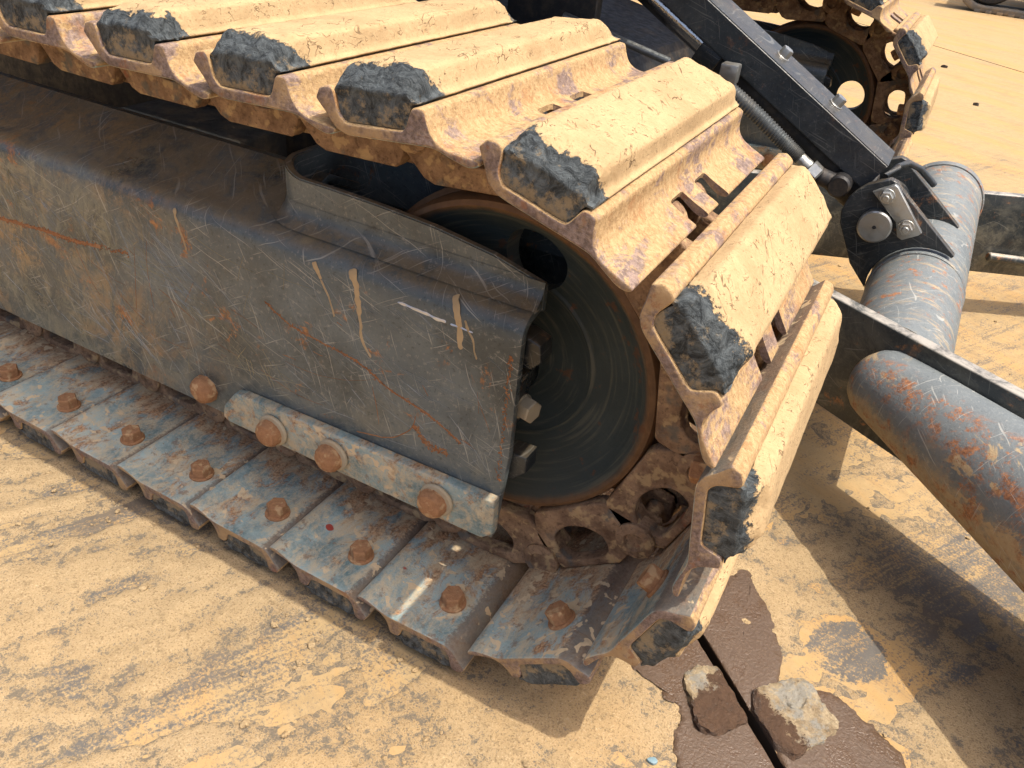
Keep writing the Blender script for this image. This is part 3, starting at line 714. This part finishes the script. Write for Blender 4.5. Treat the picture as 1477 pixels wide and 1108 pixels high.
def yside(q): return YS if q.y <= .462 else .105 + .030 * (1 - math.sqrt(max(0, 1 - min(1, (q.y - .462) / .0279) ** 2))) - .0006
def runs(name, mat, items, th=.0006):
    for pts, wd in items:
        bm = bmesh.new(); p = subdiv(pts, 16); ws = []
        p = [(a + .0022 * noise.noise(Vector((b * 70, wd[0] * 700, 1))), b + .0012 * noise.noise(Vector((a * 90, wd[0] * 500, 7)))) for a, b in p]
        for i in range(len(p)):
            f = i / (len(p) - 1); wv = wd[0] + (wd[1] - wd[0]) * min(1, f * 1.6); e = min(1, (min(i, len(p) - 1 - i) / 3.0 + .15) ** .5)
            ws.append(max(.0004, wv * e * (1 + .55 * noise.noise(Vector((p[i][0] * 130, p[i][1] * 130, wd[0] * 999))))))
        ribbon_bm(p, ws, yside, bm, th); bm_obj(name, bm, mat, FR, 60)
def flakes(name, mat, items, th=.0005):
    """a run broken into many ragged flakes scattered along its path"""
    rnd = random.Random(21)
    for pts, wd, dens in items:
        bm = bmesh.new(); p = subdiv(pts, 14)
        for i in range(len(p) - 1):
            a, b = Vector(p[i]), Vector(p[i + 1]); dd = (b - a).normalized(); nn = Vector((-dd.y, dd.x))
            for _ in range(dens):
                c = a + (b - a) * rnd.random() + nn * rnd.gauss(0, wd * .45); L = rnd.uniform(.3, 1.3) * min(max(wd, .0025), .0045); an = math.atan2(dd.y, dd.x) + rnd.gauss(0, .7)
                d2 = Vector((math.cos(an), math.sin(an))); w_ = L * rnd.uniform(.25, .75)
                ribbon_bm([tuple(c - d2 * L / 2), tuple(c - d2 * L * .2 + nn * w_ * rnd.uniform(-.4, .4)), tuple(c + d2 * L * .15 + nn * w_ * rnd.uniform(-.4, .4)), tuple(c + d2 * L / 2)], [w_ * .2, w_, w_ * .8, w_ * .15], yside, bm, th)
        o = bm_obj(name, bm, mat, FR, 60); o['kind'] = 'stuff'
flakes('rust_flakes', M['rust'], [([(-.10, .343), (-.025, .350), (.08, .360), (.159, .364), (.274, .379)], .0050, 6), ([(.532, .387), (.574, .366), (.631, .358), (.686, .350), (.728, .330), (.792, .314), (.838, .292)], .0030, 3), ([(.771, .289), (.788, .269), (.819, .267)], .006, 5), ([(.893, .44), (.894, .36), (.893, .26)], .004, 4)])
runs('rust_scar', M['rust'], [([(-.10, .343), (-.025, .350), (.08, .360), (.159, .364), (.215, .371)], (.0045, .0060)), ([(.532, .387), (.574, .366), (.631, .358), (.686, .350), (.728, .330), (.792, .314), (.838, .292)], (.0016, .0026)), ([(.677, .239), (.729, .252), (.761, .277), (.771, .305)], (.0022, .0012))])
runs('mud_run', M['mud'], [([(.673, .476), (.680, .460), (.685, .434), (.687, .406), (.689, .386), (.702, .366)], (.0135, .0042)), ([(.811, .484), (.821, .471), (.826, .450), (.829, .425)], (.016, .0065)), ([(.832, .464), (.843, .443), (.851, .420)], (.005, .002)),
    ([(.618, .470), (.622, .460), (.627, .450)], (.009, .006)), ([(.627, .450), (.640, .428), (.647, .405)], (.003, .002)), ([(.381, .475), (.389, .453), (.398, .420)], (.008, .002))], .0013)
runs('worn_edge', M['bare'], [([(.742, .456), (.786, .454), (.808, .4535)], (.003, .004)), ([(.815, .4530), (.845, .4520)], (.004, .002))])
def scratch_field(name, mat, cnt, seed, wmin, wmax, x0=-.1, x1=.90):
    rnd = random.Random(seed); bm = bmesh.new(); dirs = [-.30, -.22, -.38, -.12, .9, 1.25, -1.2, -1.0, .1, -.55]
    cs = [(rnd.uniform(x0, x1), rnd.uniform(.20, .44), rnd.choice(dirs), rnd.uniform(.015, .07), rnd.choice((.02, .04, .09))) for _ in range(24)]
    for i in range(cnt):
        if rnd.random() < .78: c = rnd.choice(cs); x, z, a = c[0] + rnd.gauss(0, c[3]), c[1] + rnd.gauss(0, c[3] * .7), c[2] + rnd.gauss(0, .12); L = c[4] * rnd.uniform(.4, 1.5)
        else: x, z, a = rnd.uniform(x0, x1), rnd.uniform(.19, .45), rnd.choice(dirs) + rnd.gauss(0, .3); L = min(.25, rnd.expovariate(1 / .05) + .006)
        cv = rnd.gauss(0, 3.0); pts = []; h = a
        for k in range(9):
            pts.append((x, z)); x += math.cos(h) * L / 8; z += math.sin(h) * L / 8; h += cv * L / 8 + rnd.gauss(0, .05)
        if any(not (x0 - .1 < p[0] < .895 and .185 < p[1] < .458) for p in pts) or any(p[0] > .43 and p[1] < .247 for p in pts): continue
        wd = wmin + (wmax - wmin) * rnd.random() ** 2.5; ribbon_bm(pts, [wd * k * rnd.uniform(.5, 1.2) for k in (.3, .8, 1, 1, .9, 1, .8, .6, .2)], YS + .00018, bm, .00022)
    o = bm_obj(name, bm, mat, FR, 0); o['kind'] = 'stuff'; return o
scratch_field('scratches', M['scratch'], 430, 3, .0003, .0016); scratch_field('scratches', M['scratch_y'], 220, 5, .0003, .0018, -.1, .55); scratch_field('scratches', M['rust'], 40, 9, .0006, .002, .2)

# ---- blade frame between the tracks
ang = math.atan2(-.48, .877)
def blade_arm(p, a, lab):
    o = prism('blade_arm', [(-.42, .135), (-.05, .125), (.95, .105), (.98, .326), (.36, .323), (-.30, .323), (-.42, .30)], 0, .026, M['arm'], None, .004)
    o.matrix_world = Matrix.Translation(p) @ Matrix.Rotation(a, 4, 'Z'); m = o.matrix_world.copy(); part(o, lab); o.matrix_basis = m
    return o
A1 = blade_arm((1.1165, .810, 0), ang, 'near flat blade arm with a pale worn upper edge')
A2 = blade_arm((1.113, 1.521 - .026, 0), -ang, 'far flat blade arm behind the cross tube')
ct = (rod('cross_tube', (1.294, .735, .240), (1.294, 1.61, .292), .084, M['tube'], None, 56, .004, .092))
for v in ct.data.vertices:
    if v.co.y < .9: v.co.y = .8396 - .5473 * (v.co.x - 1.1165) - .006
part(ct, 'thick scuffed tube joining the two blade arms')
def ring(name, c, r, y0, y1, mat, parent=None):
    bm = lathe_bm([(r - .012, y0), (r - .002, y0), (r, y0 + .004), (r, y1 - .004), (r - .003, y1), (r - .012, y1)], 56, None, Matrix.Translation((c[0], 0, c[1])) @ Matrix.Rotation(-math.pi / 2, 4, 'X'))
    return bm_obj(name, bm, mat, parent)
part(ring('weld_collar', (1.294, .2605), .0888, 1.040, 1.052, M['tube'])); part(ring('weld_collar', (1.294, .2905), .097, 1.585, 1.612, M['tube']))
pm, pl_ = frame_to((1.288 - .746 * .005, .700 + .666 * .005, .235), (1.288 + .746 * .75, .700 - .666 * .75, .235))
part(bm_obj('brace_pipe', lathe_bm([(.0001, -.044), (.020, -.041), (.038, -.033), (.052, -.019), (.0600, -.003), (.0625, .012), (.132, pl_), (.126, pl_ + .004)], 56, mat=pm), M['pipe'], None, 50), 'fat rust-flaked brace pipe widening towards the blade')
part(rod('grease_pipe', (1.452, 1.662, .168), (1.78, 1.842, .150), .011, M['arm'], None, 16))
# curved dozer blade beyond the right edge of the picture
bm = bmesh.new(); rows = []
for y in (-.02, 2.32):
    o_ = [(2.13 - .10 * math.cos(R(a)), .26 + .23 * math.sin(R(a))) for a in range(-70, 71, 14)]
    rows.append([bm.verts.new((x, y, z)) for x, z in o_] + [bm.verts.new((x + .022, y, z)) for x, z in o_[::-1]])
n_ = len(rows[0])
for j in range(n_): bm.faces.new((rows[0][j], rows[0][(j + 1) % n_], rows[1][(j + 1) % n_], rows[1][j]))
bm.faces.new(rows[0]); bm.faces.new(rows[1][::-1]); part(bm_obj('dozer_blade', bm, M['tube']))
LUG = [(1.121, .361), (1.1165, .385), (1.121, .410), (1.133, .429), (1.146, .443), (1.164, .454), (1.183, .463), (1.196, .460), (1.208, .448), (1.334, .352)] + [(1.294 + .0905 * math.cos(R(a)), .264 + .0905 * math.sin(R(a))) for a in range(66, 201, 9)] + [(1.164, .286)]
L1 = part(prism('lug', LUG, 1.050, 1.072, M['navy'], None, .0025), 'near dark lug plate that carries the round pin'); part(prism('lug', LUG, 1.228, 1.250, M['navy'], None, .0025), 'far lug plate behind the cylinder eye')
pin = bm_obj('lug_pin', lathe_bm([(.0280, 0), (.0310, .0025), (.0310, .22), (.028, .222)], 40, None, Matrix.Translation((1.184, 1.030, .375)) @ Matrix.Rotation(-math.pi / 2, 4, 'X')), M['zinc']); part(pin, 'round bare steel pin end with a centre hole')
rod('centre_hole', (1.184, 1.0296, .375), (1.184, 1.032, .375), .0038, M['blackrub'], pin, 12, .0005)
ret = part(prism('retainer_plate', [(1.160, .437), (1.193, .459), (1.199, .456), (1.266, .384), (1.262, .378), (1.238, .362), (1.228, .366), (1.217, .392), (1.203, .403)], 1.036, 1.0495, M['zinc'], None, .0015), 'triangular zinc plate locking the pin')
for x, z in ((1.186, .436), (1.237, .388)):
    b = hexbolt('bolt', (x, 1.0355, z), (0, -1, 0), .021, .013, M['zinc'], ret, .0145, .2); rod('stud', (x, 1.024, z), (x, 1.0155, z), .0062, M['zinc'], b, 14, .001)
# bridge loop between the lugs
part(sweep('hose_loop', [(1.17, 1.09, .455), (1.185, 1.13, .468), (1.20, 1.17, .470), (1.225, 1.205, .455), (1.26, 1.225, .425)], .0065, M['guard'], None, 10))
# ---- blade cylinder under its guard
d = Vector((.872, 0, -.490)).normalized(); nn = Vector((.490, 0, .872)).normalized(); E1 = Vector((1.169, 0, .475))
sec = [(1.090, 0), (1.212, 0), (1.212, -.062), (1.203, -.062), (1.203, -.010), (1.099, -.010), (1.099, -.062), (1.090, -.062)]
bm = bmesh.new(); ra = [bm.verts.new(E1 + Vector((0, y, 0)) + nn * h) for y, h in sec]; rb = [bm.verts.new(E1 - d * .90 + Vector((0, y, 0)) + nn * h) for y, h in sec]
for j in range(8): bm.faces.new((ra[j], ra[(j + 1) % 8], rb[(j + 1) % 8], rb[j]))
bm.faces.new(ra); bm.faces.new(rb[::-1]); bmesh.ops.recalc_face_normals(bm, faces=bm.faces)
bmesh.ops.bevel(bm, geom=[e for e in bm.edges if e.calc_length() > .5], offset=.0028, segments=3, affect='EDGES')
GU = part(bm_obj('cylinder_guard', bm, M['guard']), 'slate painted steel guard over the blade cylinder')
for x, z in ((.911, .617), (1.035, .549)): hexbolt('bolt', Vector((x, 1.160, z)) + nn * .0005, nn, .021, .016, M['zinc'], GU, .015, .5)
PC = Vector((1.184, 1.15, .375))
cyl = part(rod('hydraulic_cylinder', PC - d * .05, PC - d * .47, .044, M['black'], None, 36, .004))
rod('piston_rod', PC - d * .465, PC - d * .95, .026, M['chrome'], cyl, 32); rod('gland', PC - d * .44, PC - d * .49, .050, M['navy'], cyl, 32)
rod('rod_eye', (1.184, 1.076, .375), (1.184, 1.224, .375), .046, M['guard'], cyl, 36, .005); rod('port_block', PC - d * .10 + Vector((0, -.09, .0)), PC - d * .10, .022, M['blackrub'], cyl, 24, .004)
hp = subdiv([(.836, .565), (.843, .560), (.908, .524), (.973, .484), (1.010, .461)], 24); hp3 = []; rr = []
for i, (x, z) in enumerate(hp):
    hp3.append((x, 1.062, z)); rr.append(.0158 if i % 2 else .0132)
HO = part(sweep('spring_hose', hp3, rr, M['spring'], None, 16), 'hydraulic hose wrapped in a steel spring guard')
rod('fitting', (1.010, 1.062, .461), (1.034, 1.062, .447), .0130, M['zinc'], HO, 20); hb = lathe_bm([(.0195, 0), (.0195, .020), (.015, .024)], 6, None, frame_to((1.034, 1.062, .447), (1.055, 1.062, .434))[0]); bm_obj('hex_nut', hb, M['zinc'], HO, 25)
rod('hose_end', (1.050, 1.064, .437), (1.085, 1.085, .424), .017, M['blackrub'], HO, 20, .004)
part(box('hose_clamp', (.822, 1.045, .570), (.856, 1.078, .606), M['zinc'], None, .004))
part(rod('grease_line', (.50, 1.0, .645), (.735, 1.0, .598), .0075, M['spring'], None, 14))
# ---- body between the tracks and the slew platform above it
body = [(-.9, .26), (.40, .24), (.62, .30), (.68, .42), (.60, .56), (.30, .62), (-.9, .62)]
part(prism('car_body', body, .60, 1.70, M['black'], None, .01), 'black centre body between the tracks')
for y in (.93, 1.33): part(prism('blade_bracket', [(.55, .14), (.72, .12), (.80, .18), (.80, .27), (.70, .40), (.55, .44)], y, y + .03, M['black'], None, .003))
part(prism('cylinder_bracket', [(.36, .56), (.56, .56), (.56, .70), (.50, .78), (.40, .78), (.36, .70)], 1.02, 1.05, M['black'], None, .003))
part(rod('slew_ring', (-.30, 1.15, .60), (-.30, 1.15, .80), .48, M['black'], None, 48, .01))
part(prism('slew_platform', [(-1.5, .95), (.74, .95), (.80, .99), (.80, 1.10), (-1.5, 1.10)], .50, 1.95, M['black'], None, .01))
part(box('frame_crossmember', (-.2, .34, .24), (.12, 1.96, .42), M['black'], None, .01))

# ------------------------------------------------------------------ wet mud, lumps, debris
def clampb(pts, side):
    out = []
    for x, y in pts:
        p = Vector((x, y, 0)); b = p.dot(SB)
        if side < 0 and b > JB - .004: p += SB * (JB - .004 - b)
        if side > 0 and b < JB + .004: p += SB * (JB + .004 - b)
        out.append((p.x, p.y))
    return out
def dome(name, outline, prof, mat, rough, seed, parent=None, smooth=50, sub=4, edge=0.0, side=0, lim=.0068):
    o = smooth_pts(outline, sub); cx = sum(p[0] for p in o) / len(o); cy = sum(p[1] for p in o) / len(o); vs = []; fs = []; k = len(o)
    for f, h in prof:
        for x, y in o:
            q = Vector((cx + (x - cx) * f, cy + (y - cy) * f, 0)); dz = rough * fbm(q + Vector((seed, 0, 0)), 45, 4) + rough * .6 * noise.noise(q * 16 + Vector((seed, 3, 0)))
            eg = edge * (min(1, abs(q.dot(SB) - JB) / .03) if side else 1); ex = eg * fbm(q + Vector((seed, 5, h * 30)), 60, 3)
            q2 = Vector((q.x + ex, q.y + eg * fbm(q + Vector((seed, 9, h * 30)), 60, 3), 0)); b = q2.dot(SB)
            if side < 0 and b > JB - lim: q2 += SB * (JB - lim - b)
            if side > 0 and b < JB + lim: q2 += SB * (JB + lim - b)
            vs.append((q2.x, q2.y, h + (dz if h > 0 else 0)))
    for r in range(len(prof) - 1):
        for i in range(k): fs.append((r * k + i, r * k + (i + 1) % k, (r + 1) * k + (i + 1) % k, (r + 1) * k + i))
    fs.append([(len(prof) - 1) * k + i for i in range(k)])
    if sum(o[i - 1][0] * o[i][1] - o[i][0] * o[i - 1][1] for i in range(k)) < 0: fs = [f[::-1] for f in fs]
    return pydata(name, vs, fs, mat, parent, smooth)
flat = [(1.0, -.001), (.985, .0016), (.95, .0028), (.9, .0034), (.8, .0038), (.7, .0038), (.6, .0038), (.5, .0038), (.4, .0038), (.3, .0038), (.2, .0038), (.1, .0038)]
wl = [(1.098, .150), (1.118, .190), (1.140, .225), (1.162, .244), (1.188, .240), (1.234, .195), (1.290, .140), (1.345, .085), (1.37, .04), (1.31, .005), (1.250, .012), (1.208, .040), (1.188, .075), (1.186, .105), (1.176, .122), (1.156, .124), (1.150, .140), (1.130, .142), (1.116, .140)]
wr = [(1.158, .250), (1.150, .290), (1.166, .340), (1.174, .385), (1.182, .414), (1.196, .418), (1.209, .392), (1.236, .362), (1.258, .330), (1.274, .288), (1.284, .252), (1.284, .222), (1.275, .195), (1.258, .168), (1.225, .200), (1.19, .225)]
wr2 = [(1.258, .196), (1.284, .225), (1.308, .246), (1.335, .250), (1.360, .254), (1.385, .242), (1.412, .230), (1.438, .216), (1.456, .188), (1.46, .14), (1.43, .07), (1.38, .05), (1.320, .112), (1.280, .160)]
for pts, sd_, lab in ((wl, -1, 'wet brown mud on the near side of the plate joint'), (wr, 1, 'tall wet mud patch beyond the joint, below the hanging shoe'), (wr2, 1, 'wet mud patch around the sandy stone lump')):
    o = dome('wet_mud', clampb(pts, sd_), flat, M['wet'], .0005, sd_ * 3 + len(pts), edge=.0055, sub=9, side=sd_); tag(o, lab, None, kind='stuff')
rock = [(1.05, -.002), (1.035, .004), (1.01, .0085), (.98, .0115), (.94, .0135), (.88, .0145), (.80, .015), (.70, .0155), (.60, .0155), (.50, .0155), (.40, .016), (.30, .016), (.18, .0155), (.08, .0155)]
rock = [(f, h * .8 if h > 0 else h) for f, h in rock]
st1 = clampb([(1.172, .161), (1.187, .192), (1.216, .205), (1.252, .176), (1.266, .156), (1.250, .128), (1.217, .102), (1.196, .124)], -1)
st2 = clampb([(1.259, .189), (1.286, .232), (1.318, .248), (1.345, .226), (1.366, .200), (1.345, .160), (1.323, .129), (1.283, .146)], 1)
tag(dome('stone_lump', st1, rock, M['lump_wet'], .0050, 4, edge=.006, sub=10, side=-1, lim=.008), 'wet mud-coated flat lump on the near side of the plate joint', 'stone', 'stone lumps by the joint')
tag(dome('stone_lump', st2, [(f, h * .95 if h > 0 else h) for f, h in rock], M['lump_dry'], .0055, 11, edge=.006, sub=10, side=1, lim=.008), 'sandy square stone lump beyond the plate joint, its top dry', 'stone', 'stone lumps by the joint')
rnd = random.Random(5); bm = bmesh.new()
for i in range(620):
    if i < 300: x, y = rnd.uniform(-.1, 1.15), rnd.uniform(-.5, -.012)
    elif i < 420: x, y = rnd.uniform(-.1, 1.0), -.012 - rnd.expovariate(1 / .03)
    else: x, y = rnd.uniform(1.1, 1.9), rnd.uniform(.2, 3.5)
    if y > .45 and rnd.random() < .3: continue
    s = min(.0065, .0010 + rnd.expovariate(1 / .0011)); m = Matrix.Translation((x, y, s * .3 + .001)) @ Matrix.Rotation(rnd.uniform(0, 6), 4, 'Z') @ Matrix.Diagonal((s * rnd.uniform(.8, 1.6), s, s * .6, 1))
    r = bmesh.ops.create_icosphere(bm, subdivisions=1, radius=1, matrix=m)
    for v in r['verts']: v.co += Vector([rnd.uniform(-.25, .25) * s for _ in range(3)])
o = bm_obj('sand_clods', bm, M['sand'], None, 0); tag(o, 'small dry clods and grit strewn over the sand', None, kind='stuff')
tag(dome('paint_chip', [(1.168, .031), (1.175, .038), (1.181, .035), (1.177, .029)], [(1, .001), (.95, .0045), (.6, .005), (.2, .005)], M['chip'], .0004, 2, smooth=20), 'tiny blue paint chip on the sand at the bottom edge', 'paint chip')
for x, y, sc, lab in ((1.40, 4.62, .012, 'small dark scrap on the sunlit plate'), (1.17, 5.75, .016, 'long dark scrap lying near the far plate joint')):
    tag(dome('scrap', [(x - 1.4 * sc, y), (x - .2 * sc, y + .8 * sc), (x + 1.2 * sc, y + .3 * sc), (x + .9 * sc, y - .5 * sc), (x - .5 * sc, y - .5 * sc)], [(1, 0), (.9, .012), (.5, .016), (.2, .015)], M['soil'], .003, x, edge=.006), lab, 'scrap')

# ------------------------------------------------------------------ second machine far off to the right
FM = empty('tracked_loader', (2.6, 10.2, 0)); tag(FM, 'far rubber-tracked machine standing at the top right corner', 'loader')
FMI = Matrix.Translation((-2.6, -10.2, 0))
def fpart(o): o.parent = FM; o.matrix_parent_inverse = FMI; return o
def stadium(x0, x1, z0, z1, k=14):
    r = (z1 - z0) / 2; zc = (z0 + z1) / 2
    return [(x1 - r + r * math.sin(R(a)), zc + r * math.cos(R(a))) for a in [180 * i / k for i in range(k + 1)]] + [(x0 + r - r * math.sin(R(a)), zc - r * math.cos(R(a))) for a in [180 * i / k for i in range(k + 1)]]
tr = fpart(prism('rubber_track', stadium(.98, 4.2, .0, .62), 9.86, 10.26, M['rubtrack'], None, .02, [stadium(1.05, 4.13, .07, .55)]))
for i in range(26): box('tread_lug', (1.22 + i * .11, 9.852, -.001), (1.28 + i * .11, 10.268, .03), M['rubtrack'], tr, .006)
fpart(rod('idler_wheel', (1.32, 9.90, .31), (1.32, 10.22, .31), .235, M['black'], None, 36, .02)); fpart(box('track_frame', (1.3, 9.94, .16), (3.9, 10.18, .44), M['black'], None, .02))
for i in range(5): fpart(rod('track_roller', (1.75 + i * .48, 9.90, .155), (1.75 + i * .48, 10.22, .155), .085, M['black'], None, 24, .01))
fpart(box('body', (1.5, 10.2, .45), (4.4, 12.2, 1.4), M['rubtrack'], None, .05))
